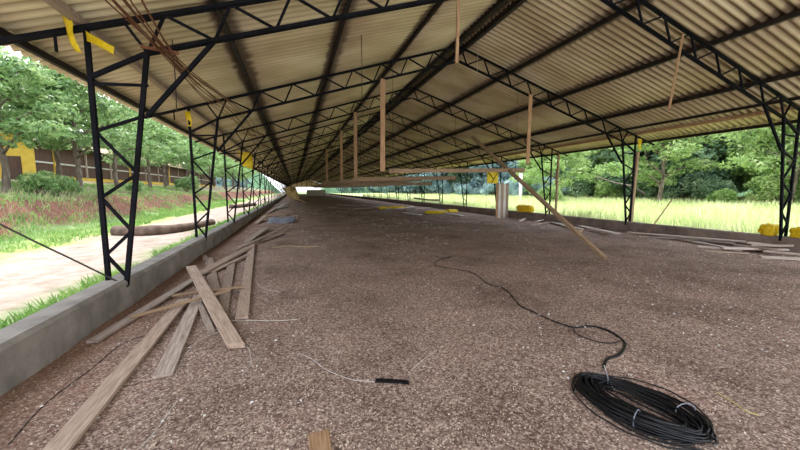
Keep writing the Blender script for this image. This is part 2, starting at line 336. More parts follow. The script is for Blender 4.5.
# ------------------------------------------------------------------ roof sheeting
def roof_side(sign):
    laps = [0.10, 1.98, 3.92, 5.86, 8.36]                 # distances from the middle line
    pitch = .177; per = 6; n = int((Y1 + .5 - Y0) / pitch * per)
    V = []; Fc = []; lap = []; grv = []
    for k in range(4):
        a = laps[k]; c = laps[k+1] + (.14 if k < 3 else 0)
        fr = [0, .5, 1]
        base = len(V)
        for i, u in enumerate(fr):
            d = a + (c - a) * u; z0 = chord_z(d) + .125 + .035 * (1 - u) - .0
            if k == 0: z0 -= .0
            # the upper sheet lies over the head of the lower one
            z0 = chord_z(d) + .118 + .026 * u
            L_ = max(0, 1 - min(d - a, laps[k+1] - d + .0 if k < 3 else 9) / .45)
            for j in range(n + 1):
                y = Y0 + j * pitch / per
                V.append((MID + sign * d, y, z0 + .033 * math.cos(2 * math.pi * j / per)))
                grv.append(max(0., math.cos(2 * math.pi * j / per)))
        m_ = n + 1
        for i in range(len(fr) - 1):
            for j in range(n):
                q = base + i * m_ + j
                f_ = (q, q + 1, q + m_ + 1, q + m_); Fc.append(f_ if sign > 0 else f_[::-1])
    me = bpy.data.meshes.new('roof_sheeting'); me.from_pydata(V, [], Fc)
    g_a = me.attributes.new('groove_shade', 'FLOAT', 'POINT'); g_a.data.foreach_set('value', grv)
    me.polygons.foreach_set('use_smooth', [True] * len(Fc))
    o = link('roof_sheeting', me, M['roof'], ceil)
    s = o.modifiers.new('thick', 'SOLIDIFY'); s.thickness = .007; s.offset = 1
    return o
ceil = empty('ceiling'); tag(ceil, kind='structure')
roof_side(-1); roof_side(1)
b = MB()
for s in (-1, 1): b.beam((MID + s * .14, Y0, RIDGE + .175), (MID + s * .14, Y1 + .5, RIDGE + .175), .30, .015, Vector((s * SL, 0, 1)))
b.tube([(MID, Y0, RIDGE + .215), (MID, Y1 + .5, RIDGE + .215)], .05)
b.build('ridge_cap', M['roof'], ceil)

# purlins
PG = 'dark steel purlins running the length of the shed'
def purlin(x, z, label, wy=.055, wz=.10, m='purlin', name='purlin', cat='purlin', grp=PG):
    o = MB().beam((x, Y0, z), (x, Y1 + .3, z), wy, wz).build(name, M[m], origin=Vector((x, Y0, z)))
    return tag(o, label, cat, grp)
PL = {-1: 'left', 1: 'right'}
names = {(-1, 5.84): 'dark steel purlin on the left roof slope, lowest one inside the outer posts',
         (-1, 3.90): 'dark steel purlin midway up the left roof slope',
         (-1, 1.94): 'dark steel purlin on the left slope, nearest below the ridge',
         (1, 5.84): 'dark steel purlin on the right slope, just inside the right posts',
         (1, 3.90): 'dark steel purlin midway up the right roof slope',
         (1, 1.94): 'dark steel purlin on the right slope, nearest below the ridge'}
for (s, d), lb in names.items(): purlin(MID + s * d, chord_z(d) + .065, lb)
purlin(MID - .2, RIDGE - .06 + .065, 'dark steel ridge purlin on the left side of the roof peak', .10, .20)
purlin(MID + .2, RIDGE - .06 + .065, 'dark steel ridge purlin on the right side of the roof peak', .10, .20)
for s in (-1, 1):
    purlin(MID + s * 8.12, chord_z(8.12) + .06, 'dark steel eave purlin under the %s roof edge' % PL[s], .06, .09)
    o = purlin(MID + s * 7.36, chord_z(7.36) + .055, 'yellowish timber wall plate running over the %s posts' % PL[s], .10, .085, 'woodred' if s > 0 else 'wood', 'wall_plate', 'timber beam', 'timber wall plates')
purlin(MID + 6.9, chord_z(6.9) + .06, 'rusty steel purlin directly above the right inner posts', .05, .08)

# ------------------------------------------------------------------ trusses
GAP = .43
def truss_members():
    """(part name, p, q, kind) of the left half, x measured from the middle line"""
    out = []
    P = lambda d, z: (-d, 0, z)
    cz = lambda d: chord_z(d) - .03
    out.append(('top_chord', P(8.25, cz(8.25)), P(0.02, cz(0.02)), 'c'))
    out.append(('bottom_chord', P(6.66, cz(6.66) - GAP), P(0.02, cz(0.02) - GAP), 'c'))
    out.append(('outer_post', P(7.30, -.1 + .48), P(7.30, cz(7.3)), 'p'))
    out.append(('inner_post', P(7.12, .20), P(6.66, cz(6.66) - GAP + .05), 'p'))
    out.append(('knee_brace', P(6.72, 2.57), P(5.86, cz(5.86) - GAP), 'k'))
    for k in range(9):                                    # zigzag between the chords
        b0 = 6.66 - .80 * k; t0 = b0 - .22 
        if t0 < .1: t0 = .05
        out.append(('web_brace', P(b0, cz(b0) - GAP), P(t0, cz(t0)), 'w'))
        b1 = b0 - .80
        if b1 > 0: out.append(('web_brace', P(t0, cz(t0)), P(b1, cz(b1) - GAP), 'w'))
    out.append(('web_brace', P(6.66, cz(6.66) - GAP), P(6.90, cz(6.9)), 'w'))
    out.append(('web_brace', P(7.30, 3.02), P(6.66, cz(6.66) - GAP), 'k'))
    out.append(('web_brace', P(7.30, 2.94), P(6.68, 2.97), 'w'))
    zs = [(7.30, 2.35), (6.757, 2.57), None, (7.30, 2.35), (6.87, 1.82), (7.30, 1.50), (6.99, 1.05), (7.30, .74), (7.086, .42)]
    prev = None
    for z in zs:
        if z is None: prev = None; continue
        if prev: out.append(('post_lacing', P(*prev), P(*z), 'l'))
        prev = z
    out.append(('eave_hanger', P(7.62, cz(7.62)), P(7.62, cz(7.62) - .22), 'h'))
    return out
def add_member(b, p, q, kind, sg):
    p = (p[0] * -sg, p[1], p[2]); q = (q[0] * -sg, q[1], q[2])
    if kind == 'c':
        b.angle((p[0], -.028, p[2]), (q[0], -.028, q[2]), .046, .010); b.angle((p[0], .028, p[2]), (q[0], .028, q[2]), .046, .010, flip=-1)
    elif kind == 'p': b.beam(p, q, .052, .052, Vector((0, 1, 0))); 
    elif kind == 'k': b.beam(p, q, .05, .05)
    elif kind == 'w': b.beam(p, q, .034, .034)
    elif kind == 'l': b.beam(p, q, .036, .036)
    else: b.beam(p, q, .025, .025)
proto = []
whole = MB()
for sg in (-1, 1):
    for nm, p, q, kd in truss_members():
        b = MB(); add_member(b, p, q, kd, sg); add_member(whole, p, q, kd, sg)
        proto.append((nm, b.mesh(nm)))
for nm, me in proto: me.materials.append(M['steel'])
wm = whole.mesh('roof_truss'); wm.materials.append(M['steel'])
ordn = ['Nearest', 'Second nearest', 'Third nearest', 'Fourth nearest', 'Fifth nearest', 'Sixth nearest', 'Seventh nearest']
for k in range(NT):
    y = FRONT + BAY * k
    if k < 7:
        e = empty('roof_truss', (MID, y, 0))
        for nm, me in proto: link(nm, me, None, e)
        lb = '%s black steel roof truss with laced posts on both kerbs' % ordn[k]
    else:
        e = link('roof_truss', wm, None, None, (MID, y, 0))
        lb = 'small black steel roof truss among the crowded ones toward the far end'
    tag(e, lb[0].lower() + lb[1:], 'roof truss', 'steel roof trusses spanning the shed')

# ------------------------------------------------------------------ hanging boards and cross boards
def plank_mesh(name, length, width, thick, bend=0., seed=0, segs=10, broken=False):
    """board with its length along +x from the origin, bevelled, a little warped and with rough ends"""
    r = random.Random(seed); b = MB(); V = []; n = segs
    c = min(thick, width) * .12
    prof = [(-width/2, -thick/2 + c), (-width/2 + c, -thick/2), (width/2 - c, -thick/2), (width/2, -thick/2 + c), (width/2, thick/2 - c), (width/2 - c, thick/2), (-width/2 + c, thick/2), (-width/2, thick/2 - c)]
    tw = r.uniform(-.02, .02)
    for i in range(n + 1):
        u = i / n; x = length * u
        for k, (y, z) in enumerate(prof):
            ex = 0
            if i in (0, n): ex = r.uniform(-.012, .012) * (6 if broken and i == 0 else 1)
            a = tw * u * 3
            V.append((x + ex, y * (1 + .03 * math.sin(u * 7 + seed)) + bend * .3 * math.sin(math.pi * u), z + bend * math.sin(math.pi * u) + a * y))
    Fc = []
    for i in range(n):
        for k in range(8):
            a = i * 8 + k; c2 = i * 8 + (k+1) % 8; Fc.append((a, c2, c2 + 8, a + 8))
    Fc.append(tuple(range(7, -1, -1))); Fc.append(tuple(n * 8 + k for k in range(8)))
    me = bpy.data.meshes.new(name); me.from_pydata(V, [], Fc); return me
def plank(p, q, width, thick, m, label, group=None, name='plank', cat='plank', bend=0., roll=0., broken=False, up=Vector((0, 0, 1))):
    p = Vector(p); q = Vector(q); x, y, z = frame(p, q, up)
    if roll: 
        rm = Matrix.Rotation(roll, 3, x); y = rm @ y; z = rm @ z
    me = plank_mesh(name, (q - p).length, width, thick, bend, R.randint(0, 9999), broken=broken)
    o = link(name, me, M[m]); mw = Matrix((x, y, z)).transposed().to_4x4(); mw.translation = p; o.matrix_world = mw
    return tag(o, label, cat, group)
def th(k): return FRONT + BAY * k
def hangers(o, xs, z0):
    """thin wires from a board up to the chord above it"""
    bpy.context.view_layer.update(); inv = o.matrix_world.inverted(); y = o.matrix_world.translation.y
    yt = y + .1 if abs((y + .13 - FRONT) % BAY) < .02 else y
    for x in xs:
        zt = chord_z(abs(x - MID)) - (.45 if yt != y else -.14)
        me = MB().tube([inv @ Vector((x, y - .02, z0 - .02)), inv @ Vector((x, yt, zt))], .006, 4).mesh('hanging_wire')
        link('hanging_wire', me, M['wire'], o)
HG = 'boards hanging upright from the roof trusses'
YV = Vector((0, 1, 0))
hl = [(2.64, 3.70, 4.95, 0, .055, 'narrow pale board hanging edge-on from the nearest truss, top centre of the picture'),
      (2.46, 2.14, 4.72, 1, .14, 'long orange-brown board hanging upright, nearest and lowest of the left hanging row'),
      (2.42, 2.14, 4.71, 2, .14, 'orange-brown board hanging upright behind the longest hanging board'),
      (2.42, 2.12, 4.71, 3, .14, 'third hanging orange-brown board down the left hanging row'),
      (2.42, 2.12, 4.71, 5, .16, 'small far orange-brown hanging board close to the shed end'),
      (7.42, 2.45, 4.69, 1, .13, 'long orange-brown board hanging upright right of the leaning pole')]
for x, z0, z1, k, wd, lb in hl:
    plank((x, th(k) - .064, z0), (x + .02, th(k) - .064, z1), wd, .03, 'woodred', lb, HG, 'hanging_board', 'board', up=YV)
plank(at_y(669, 110, th(0) - .22), at_y(683, 35, th(0) - .07), .085, .03, 'woodred', 'tapering reddish board dangling from the nearest truss on the right slope', HG, 'hanging_board', 'board', up=YV, roll=.5)
CG = 'cross boards hung level under the trusses'
for k in range(1, 11):
    zz = 2.06 + (.0 if k > 1 else .02)
    z = {1: 2.13, 2: 2.02, 3: 2.05}.get(k, 2.1 + R.uniform(-.08, .05))
    xr = 7.25 if k == 1 else 7.3 + R.uniform(-.6, .5)
    lb = {1: 'wide brown board hung level across the shed, nearest and largest', 2: 'second brown cross board, just behind the nearest one', 3: 'third brown cross board hung level under its truss'}.get(k, 'small distant brown cross board hung level under the far trusses')
    o = plank((2.65 if k == 1 else 2.3, th(k) - .13, z + .02), (xr, th(k) - .13, z + .12), .12 if k == 1 else .16, .03, 'pole', lb, CG, 'cross_board', 'board', up=YV)
    hangers(o, (2.75, 6.9), z)
    if k > 1:
        o = plank((2.6, th(k) + 1.9, z - .16), (6.6, th(k) + 1.9, z - .10), .14, .03, 'pole', 'low brown cross board hung between two far trusses', CG, 'cross_board', 'board', up=YV)
        hangers(o, (3.0, 6.2), z - .18)

# hanging wires
WG = 'thin wires hanging from the roof'
def wire(pts, r, m, label, group=None, name='hanging_wire', cat='wire', n=5):
    return tag(MB().tube(pts, r, n).build(name, M[m], smooth=True), label, cat, group)
def hw(px, py, qy, y, lb, r=.008, m='wire'):
    a = at_y(px, py, y); c = at_y(px + .5, qy, y); c.x = a.x; c.y = a.y; a.z = max(a.z, chord_z(abs(a.x - MID)) + .10)
    wire([a, (a + c) / 2 + Vector((.01, 0, 0)), c], r, m, lb, WG)
hw(361, 22, 104, th(1) - 2.0, 'thin dark wire dropping from the roof left of the ridge')
hw(174, 70, 112, th(0) + 1.0, 'thin dark wire dropping beside the rusty cable bundle')
hw(478, 35, 75, th(1) - .5, 'thin pale wire dangling just right of the ridge', .004, 'string')
hw(405.5, 143, 213, th(4), 'thin dark wire hanging down to the yellow heap')
hw(487, 172, 207, th(3) - .4, 'thin dark wire hanging beside the yellow panel')
hw(420, 120, 199, th(4) - 1, 'wire holding the left end of the small hanging bar')
hw(437, 120, 199, th(4) - 1, 'wire holding the right end of the small hanging bar')
a = at_y(414, 198, th(4) - 1); c = at_y(440, 200, th(4) - 1)
plank(a, c, .12, .11, 'bark', 'small dark bar hanging level like a swing in front of the field', None, 'hanging_bar', 'bar', bend=-.05)

# bundle of rusty cables under the left slope
bun = empty('cable_bundle', (-1.35, th(0), 3.3)); tag(bun, 'bundle of rusty brown cables strung lengthwise under the left slope', 'cables')
for i in range(8):
    ox = -.16 + .045 * i; pts = []
    for j in range(12):
        y = .6 + j * 2.2; u = (j % 2)
        sp_ = 1.0 + .8 * abs(math.sin(j * 1.9 + i)) if j not in (2,) else .4
        pts.append(Vector((-1.38 + ox * sp_, y, 3.62 - .42 * math.exp(-((y - 5.0) / 3.5) ** 2) + .03 * math.sin(i * 2.1 + j))))
    o = MB().tube([p - bun.location for p in spline(pts, 4)], .008, 5).build('cable', M['rust'], bun, True)
for (y, z) in ((4.75, 3.22), (13.6, 3.58)):
    MB().beam(Vector((-1.62, y - .02, z)) - bun.location, Vector((-1.26, y + .05, z - .01)) - bun.location, .03, .03).build('spreader_bar', M['rust'], bun)

# stay wire from the first post over the left yard, and twine on the floor
wire(spline([(-2.18, 5.36, .30), (-2.65, 5.2, .72), (-3.18, 5.0, 1.2), (-4.64, 4.5, 2.56)], 6), .011, 'wire', 'dark stay wire running from the first left post foot out over the yard', None, 'stay_wire', 'wire')
MB().tube([(-4.66, 4.5, -.4), (-4.66, 4.5, 2.7)], .06, 8).build('stay_post', M['bark'])
tag(bpy.data.objects['stay_post'], 'round post outside the left kerb holding the stay wire', 'post')
def floor_line(px, r, m, lb, name, cat, n=5, lift=0.0, group=None):
    pts = []
    for x, y in px:
        p = at(x, y, 0); p.z = fl(p.x, p.y) + r * .9 + lift; pts.append(p)
    s = spline(pts, 7)
    for p in s: p.z = max(p.z, fl(p.x, p.y) + r * .8 + lift)
    return tag(MB().tube(s, r, n).build(name, M[m], smooth=True), lb, cat, group)
floor_line([(8, 447), (45, 407), (90, 372), (122, 345), (148, 335)], .0035, 'wire', 'dark wire lying on the earth beside the left kerb', 'floor_wire', 'wire')
SG = 'loose twine on the litter'
floor_line([(176, 374), (188, 352), (208, 336), (228, 333), (246, 345), (251, 362), (242, 375)], .0022, 'string', 'pale loop of twine beside the fan of planks', 'twine', 'twine', group=SG)
floor_line([(250, 362), (268, 354), (303, 355), (326, 370), (352, 380), (376, 382)], .0022, 'string', 'pale twine curving to the short black strip', 'twine', 'twine', group=SG)
floor_line([(411, 371), (424, 360), (437, 351)], .0022, 'string', 'short pale twine piece right of the black strip', 'twine', 'twine', group=SG)
floor_line([(140, 449), (158, 428), (176, 402)], .0022, 'string', 'pale twine below the grey plank', 'twine', 'twine', group=SG)
floor_line([(206, 321), (240, 321), (282, 321), (300, 319)], .0025, 'string', 'straight thin twine left of the centre by the broken plank', 'twine', 'twine', group=SG)
floor_line([(255, 279), (262, 288), (280, 292)], .0022, 'string', 'small curled pale twine beside the long plank', 'twine', 'twine', group=SG)
floor_line([(272, 248), (288, 246), (305, 247), (318, 246)], .006, 'straw', 'yellow straw strand lying past the plank pile', 'straw_strand', 'straw')
floor_line([(716, 392), (732, 402), (745, 411), (758, 416)], .004, 'straw', 'yellow straw strand beside the black hose coil', 'straw_strand', 'straw')

# ------------------------------------------------------------------ hose coil and its run over the floor
hs = empty('hose_coil', at(648, 412, 0)); tag(hs, 'coil of black plastic hose lying on the litter, front right', 'hose')
o0 = hs.location.copy()
A = at(581, 379, 0); B_ = at(713, 447, 0); cen = (A + B_) / 2; ax = (B_ - A).normalized(); ay = Vector((-ax.y, ax.x, 0)); la = (B_ - A).length / 2 - .03
P1 = at(618, 415, 0); P2 = at(692, 408, 0); lb_ = .5 * abs((P1 - P2).dot(ay)); lb_ = max(lb_, .17)
rr = random.Random(3)
def hose_loops(n, jit, r, sa, sb, z0, pitch=.0):
    pts = []
    for i in range(n * 28 + 1):
        t = 2 * math.pi * i / 28; k = i / 28
        a = la * (sa + jit * math.sin(k * 2.3 + sa * 9)); c = lb_ * (sb + jit * 1.3 * math.cos(k * 1.7 + 1))
        off = ax * (.035 * math.sin(k * 3.1)) + ay * (.03 * math.cos(k * 2.2))
        p = cen + off + ax * (a * math.cos(t)) + ay * (c * math.sin(t))
        p.z = fl(p.x, p.y) + z0 + .018 * math.sin(k * 5.3) + .012 * math.sin(t * 2 + k) + .02
        pts.append(p - o0)
    return pts
b = MB(); b.tube(hose_loops(11, .12, .008, .90, .74, .018), .0075, 6); b.tube(hose_loops(10, .13, .008, .84, .60, .034), .0075, 6)
b.tube(hose_loops(8, .06, .008, .95, .92, .012), .0075, 6); b.tube(hose_loops(6, .16, .008, .95, .42, .012), .007, 6)
b.build('coiled_loops', M['black'], hs, True)
b = MB()
for k, (s, d) in enumerate(((1.12, .06), (1.05, -.05), (1.16, -.25), (1.0, .3))):
    pts = []
    for i in range(22):
        t = math.pi * (.1 + 1.1 * i / 21) * (1 if k % 2 else -1); p = cen + ax * (la * s * math.cos(t)) + ay * (lb_ * (1.25 + d) * math.sin(t)); p.z = fl(p.x, p.y) + .012 + .01 * abs(math.sin(i)); pts.append(p - o0)
    b.tube(pts, .006, 6)
b.build('stray_loop', M['black'], hs, True)
for t in (.9, 2.6, 5.0):
    b = MB()
    p = cen + ax * la * .88 * math.cos(t) + ay * lb_ * .8 * math.sin(t) - o0
    tv = (-ax * la * math.sin(t) + ay * lb_ * math.cos(t)).normalized(); nv = Vector((-tv.y, tv.x, 0))
    b.tube([p + nv * .07 * math.cos(a) + Vector((0, 0, .055 + .055 * math.sin(a))) for a in [i * math.pi / 6 for i in range(13)]], .004, 5)
    b.build('tie', M['bluetarp'], hs, True)
run = [(588, 377), (604, 366), (607, 358), (620, 352), (625, 344), (617, 335), (600, 329), (585, 327), (573, 327), (576, 335), (590, 342), (606, 345), (618, 343)]
hose_run = [(435, 256), (445, 258), (452, 256), (440, 260), (434, 265), (450, 269), (472, 273), (489, 284), (503, 288), (512, 297), (520, 306), (533, 312), (550, 320), (573, 328), (590, 327), (606, 331), (620, 339), (625, 346), (619, 355), (607, 360), (604, 368)]
pts = []
for x, y in hose_run:
    p = at(x, y, 0); p.z = fl(p.x, p.y) + .008; pts.append(p - o0)
s = spline(pts, 6); n_ = len(s); rad = [.0085 + .005 * max(0, min(1, (i / n_ - .62) / .06)) for i in range(n_)]
MB().tube(s, rad, 6).build('loose_end', M['black'], hs, True)
pts = []
for x, y in [(573, 328), (577, 336), (592, 342), (608, 345), (620, 343)]:
    p = at(x, y, 0); p.z = fl(p.x, p.y) + .02; pts.append(p - o0)
MB().tube(spline(pts, 6), .006, 6).build('small_loop', M['black'], hs, True)
pts = []
for x, y in [(604, 368), (606, 374), (609, 384), (614, 392)]:
    p = at(x, y, 0); p.z = fl(p.x, p.y) + .03; pts.append(p - o0)
MB().tube(spline(pts, 6), .005, 6).build('string_tie', M['string'], hs, True)
# short black strip
a = at(376, 380.5, .012); c = at(409, 382.5, .012)
plank(a, c, .045, .016, 'black', 'short black strip of rubber lying on the litter at front centre', None, 'rubber_strip', 'strip', bend=.004)

# ------------------------------------------------------------------ planks on the left
LG = 'loose planks heaped beside the left kerb'
def fp(p, q, z0, z1, wd, t, m, lb, g=LG, **k):
    a = at(*p, z0); c = at(*q, z1); a.x = max(-2.1, min(a.x, 11.84)); c.x = max(-2.1, min(c.x, 11.84)); a.z += fl(a.x, a.y) + t / 2; c.z += fl(c.x, c.y) + t / 2
    return plank(a, c, wd, t, m, lb, g, **k)
fp((52, 459), (184, 301), .005, .03, .15, .03, 'wood', 'longest pale plank of the fan, running to the bottom left edge')
fp((163, 377), (203, 288), .005, .03, .145, .028, 'woodgrey', 'grey-brown plank of the fan with a slanted lower end')
fp((236, 347), (191, 268), .01, .21, .155, .032, 'wood', 'tilted plank lying on top of the fan, sawn end nearest the middle', broken=True)
fp((131, 320), (229, 291), .045, .11, .055, .03, 'pole', 'light brown lath crossing the fan with a pointed left end')
fp((172, 297), (244, 287), .055, .07, .07, .025, 'pole', 'short brown board just above the light lath')
fp((92, 345), (196, 279), .01, .03, .12, .028, 'woodgrey', 'long grey plank lying along the left kerb')
fp((200, 275), (249, 248), .05, .06, .17, .03, 'wood', 'broad plank behind the tilted one, pointing down the shed')
fp((212, 273), (248, 255), .025, .04, .08, .025, 'wood', 'thin plank edge showing under the broad plank')
fp((242, 319), (252, 245), .005, .035, .15, .03, 'wood', 'rightmost plank of the fan with a splintered near end', broken=True)
fp((222, 315), (232, 261), .005, .03, .14, .025, 'wood', 'plank lying next left of the splintered one')
fp((215, 292), (209, 259), .005, .02, .16, .025, 'wood', 'broad short plank half under the tilted plank')
fp((212, 333), (197, 299), .005, .03, .07, .025, 'woodgrey', 'thin grey lath under the right side of the tilted plank')
fp((235, 251), (288, 226), .05, .12, .11, .03, 'wood', 'long brown stick crossing the second heap')
fp((246, 243), (266, 228), .04, .10, .19, .03, 'woodgrey', 'pale plank standing out of the second heap')
fp((260, 242), (284, 233), .02, .04, .14, .03, 'wood', 'short plank at the right of the second heap')
fp((240, 247), (262, 239), .0, .02, .15, .03, 'woodgrey', 'short flat plank at the bottom of the second heap')
fp((206, 262), (196, 257), .0, .02, .10, .03, 'wood', 'short splinter of board touching the left kerb')
fp((286, 193.5), (306, 203), 1.0, .02, .25, .12, 'woodred', 'long board slanting to the floor under the tan canvas', None)
SGp = 'far planks beyond the second heap on the left'
for p, q, m in [((256, 224), (266, 216), 'wood'), ((262, 221), (284, 217), 'woodgrey'), ((270, 219), (297, 216), 'wood'), ((262, 217), (291, 213), 'woodred'), ((280, 221), (297, 218), 'wood'),
             ((272, 211), (284, 205), 'pale'), ((278, 209), (290, 205), 'woodgrey'), ((274, 206), (288, 203), 'pale'), ((268, 213), (276, 208), 'wood')]:
    fp(p, q, .02, .14, .22, .035, m, 'weathered plank in the far scatter along the left kerb', SGp)
# offcut at the bottom edge
fp((319, 437.5), (322, 470), .0, .0, .13, .035, 'woodred', 'orange-brown board end poking in at the bottom centre', None)

def crumple(name, corners, nx, ny, amp, m, seed=0, thick=.004, parent=None, freq=3.):
    """a crumpled sheet over four corner points"""
    c = [Vector(k) for k in corners]; V = []; Fc = []
    nrm = (c[1] - c[0]).cross(c[3] - c[0]).normalized()
    for i in range(nx + 1):
        for j in range(ny + 1):
            u = i / nx; v = j / ny
            p = c[0] * (1-u) * (1-v) + c[1] * u * (1-v) + c[2] * u * v + c[3] * (1-u) * v
            q = p * freq + Vector((seed, seed, 0)); p = p + nrm * amp * 2 * noise.noise(q) + Vector((noise.noise(q + Vector((9, 0, 0))), noise.noise(q + Vector((0, 9, 0))), noise.noise(q + Vector((0, 0, 9))))) * amp * .8
            V.append(p)
    org = min(V, key=lambda p: p.z).copy(); V = [tuple(p - org) for p in V]
    for i in range(nx):
        for j in range(ny):
            a = i * (ny+1) + j; Fc.append((a, a + ny + 1, a + ny + 2, a + 1))
    me = bpy.data.meshes.new(name); me.from_pydata(V, [], Fc); me.polygons.foreach_set('use_smooth', [True] * len(Fc))
    o = link(name, me, M[m], parent, org); s = o.modifiers.new('thick', 'SOLIDIFY'); s.thickness = thick; return o
a = [at(267, 223, .02), at(294, 223, .02), at(296, 218, .2), at(270, 218, .2)]
tag(crumple('tarp', a, 14, 8, .05, 'bluetarp', 3, freq=2), 'blue-grey tarp crumpled among the far left planks', 'tarp')

# ------------------------------------------------------------------ planks on the right
RG = 'loose planks strewn beside the right kerb'
def rp_(p, q, z0, z1, wd, m, lb, t=.045): return fp(p, q, z0, z1, wd, t, m, lb, RG)
rp_((628, 233), (745, 242.5), .05, .17, .16, 'palewood', 'long thin grey plank along the right kerb foot')
rp_((748, 243.5), (789, 246), .16, .16, .16, 'palewood', 'plank lying end to end with the long grey one, below the right post')
rp_((664, 237), (735, 244), .02, .10, .12, 'palewood', 'thin brown plank in front of the long grey one')
rp_((690, 242), (724, 248), .02, .03, .14, 'palewood', 'short slanting plank at the middle of the right heap')
rp_((722, 249), (812, 248), .03, .09, .20, 'palewood', 'broad pale plank running off the right edge of the picture')
rp_((698, 247), (742, 251), .0, .0, .16, 'palewood', 'flat grey board half buried in litter on the right')
rp_((765, 252), (815, 257), .06, .10, .14, 'palewood', 'brown plank slanting to the right edge behind the nearest pale one')
rp_((760, 258), (818, 261), .0, .02, .20, 'palewood', 'nearest pale board at the right edge, on the litter')
rp_((752, 246), (800, 246), .12, .20, .12, 'palewood', 'grey lath resting on the right heap near the post')
rp_((672, 235.5), (716, 240.5), .06, .08, .14, 'wood', 'brown lath lying over the left end of the long thin grey plank', .03)
rp_((706, 252), (748, 254.5), .0, .02, .12, 'wood', 'narrow brown board sunk in litter in front of the right heap', .03)
rp_((735, 246), (775, 250.5), .08, .10, .15, 'wood', 'brown board slanting across the middle of the right heap')
rp_((640, 236.5), (680, 239), .0, .02, .16, 'palewood', 'pale board flat on the litter at the left end of the long thin grey plank', .03)
rp_((680, 240), (704, 244), .02, .02, .12, 'palewood', 'small brown board at the left end of the right heap')
RG2 = 'planks scattered around the pole foot'
for p, q, m, z, lb in [((557, 222), (581, 229), 'pale', .05, 'pale broken sheet of board just behind the leaning pole'),
                    ((580, 226), (618, 234), 'palewood', .08, 'dark grey plank lying right of the leaning pole'),
                    ((546, 220), (600, 228), 'wood', .02, 'brown plank passing behind the leaning pole'),
                    ((520, 222), (548, 218), 'palewood', .02, 'grey plank left of the leaning pole near the kerb'),
                    ((530, 226), (556, 222), 'wood', .0, 'brown board lying left of the leaning pole'),
                    ((536, 222), (575, 219), 'palewood', .07, 'grey lath across the boards behind the pole'),
                    ((577, 234.5), (581.5, 229.5), 'woodred', .0, 'short reddish stub beside the leaning pole'),
                    ((590, 231), (640, 236), 'wood', .02, 'brown lath leading toward the right kerb'),
                    ((512, 219), (527, 221), 'woodred', .0, 'small reddish board under the yellow sack on the kerb')]:
    fp(p, q, z, z + .04, .17 if 'lath' not in lb else .08, .03, m, lb, RG2)
RG3 = 'far boards scattered across the floor'
for p, q, m in [((372, 207), (384, 207), 'palewood'), ((354, 209), (372, 208), 'wood'), ((362, 205), (390, 209), 'palewood'), ((398, 209), (412, 207), 'pale'), ((405, 213), (420, 215), 'pale'), ((338, 205), (356, 206), 'wood'), ((415, 209), (430, 208), 'palewood'), ((444, 213), (462, 216), 'pale')]:
    fp(p, q, .02, .05, .3, .05, m, 'weathered board lying flat far down the shed floor', RG3)

# leaning pole
foot = at(605, 260.5, 0); foot.z = fl(foot.x, foot.y) + .0
P = at_y(510.5, 172.5, th(1) - .20)
top = foot + (P - foot) * 1.0
best = None
for i in range(100, 200):
    q = foot + (P - foot) * (i / 100.); d = q - Vector((0, 0, EYE))
    fwv = d.x * math.sin(YAW) + d.y * math.cos(YAW); xr = d.x * math.cos(YAW) - d.y * math.sin(YAW)
    dep = fwv * math.cos(PITCH) - d.z * math.sin(PITCH)
    if CX + F * xr / dep <= 473: best = q; break
top = best or top
plank(foot + Vector((0, 0, .055)), top, .11, .09, 'pole', 'long wooden pole leaning diagonally against the nearest cross board', None, 'leaning_pole', 'pole')
# stick leaning on right kerb
a = at(649, 231.5, 0); c = a + Vector((.35, .15, 0)); 
plank((2*MID + 2.13, 8.84, .03), (2*MID + 2.66, 8.44, 1.30), .045, .03, 'woodred', 'thin stick propped against the right kerb', None, 'propped_stick', 'stick')

# ------------------------------------------------------------------ yellow sheets and sacks, panel, upright boards, posts
YG = 'yellow plastic rags tied at the post heads'
y0 = th(0)
tag(crumple('yellow_rag', [(-2.62, y0 - .08, 3.78), (-2.50, y0 - .08, 3.70), (-2.46, y0 - .08, 3.28), (-2.52, y0 - .06, 3.30)], 4, 12, .035, 'yellow', 1, freq=5), 'yellow plastic rag hanging left of the nearest left post head', 'rag', YG)
tag(crumple('yellow_rag', [(-2.38, y0 - .06, 3.56), (-2.38, y0 - .06, 3.44), (-2.11, y0 - .10, 3.28), (-2.09, y0 - .1, 3.37)], 4, 12, .035, 'yellow', 2, freq=5), 'yellow plastic rag trailing right of the nearest left post head', 'rag', YG)
tag(crumple('yellow_rag', [(-2.50, th(1) - .06, 3.5), (-2.38, th(1) - .06, 3.5), (-2.36, th(1) - .06, 3.15), (-2.46, th(1) - .06, 3.15)], 4, 8, .04, 'yellow', 4, freq=5), 'small yellow rag on the second left post head', 'rag', YG)
tag(crumple('yellow_sheet', [(-2.55, th(3) - .3, 3.45), (-1.95, th(3) - .3, 3.40), (-1.85, th(3) - .3, 2.55), (-2.3, th(3) - .3, 2.75)], 8, 12, .08, 'yellow', 8, freq=2), 'bright yellow plastic sheet hanging under the left slope by the fourth post', 'plastic sheet')
tag(crumple('yellow_rag', [(12.32, th(1), 3.5), (12.46, th(1), 3.5), (12.46, th(1), 3.1), (12.34, th(1), 3.12)], 4, 8, .03, 'yellow', 14, freq=5), 'small yellow rag on the second right post head', 'rag', YG)
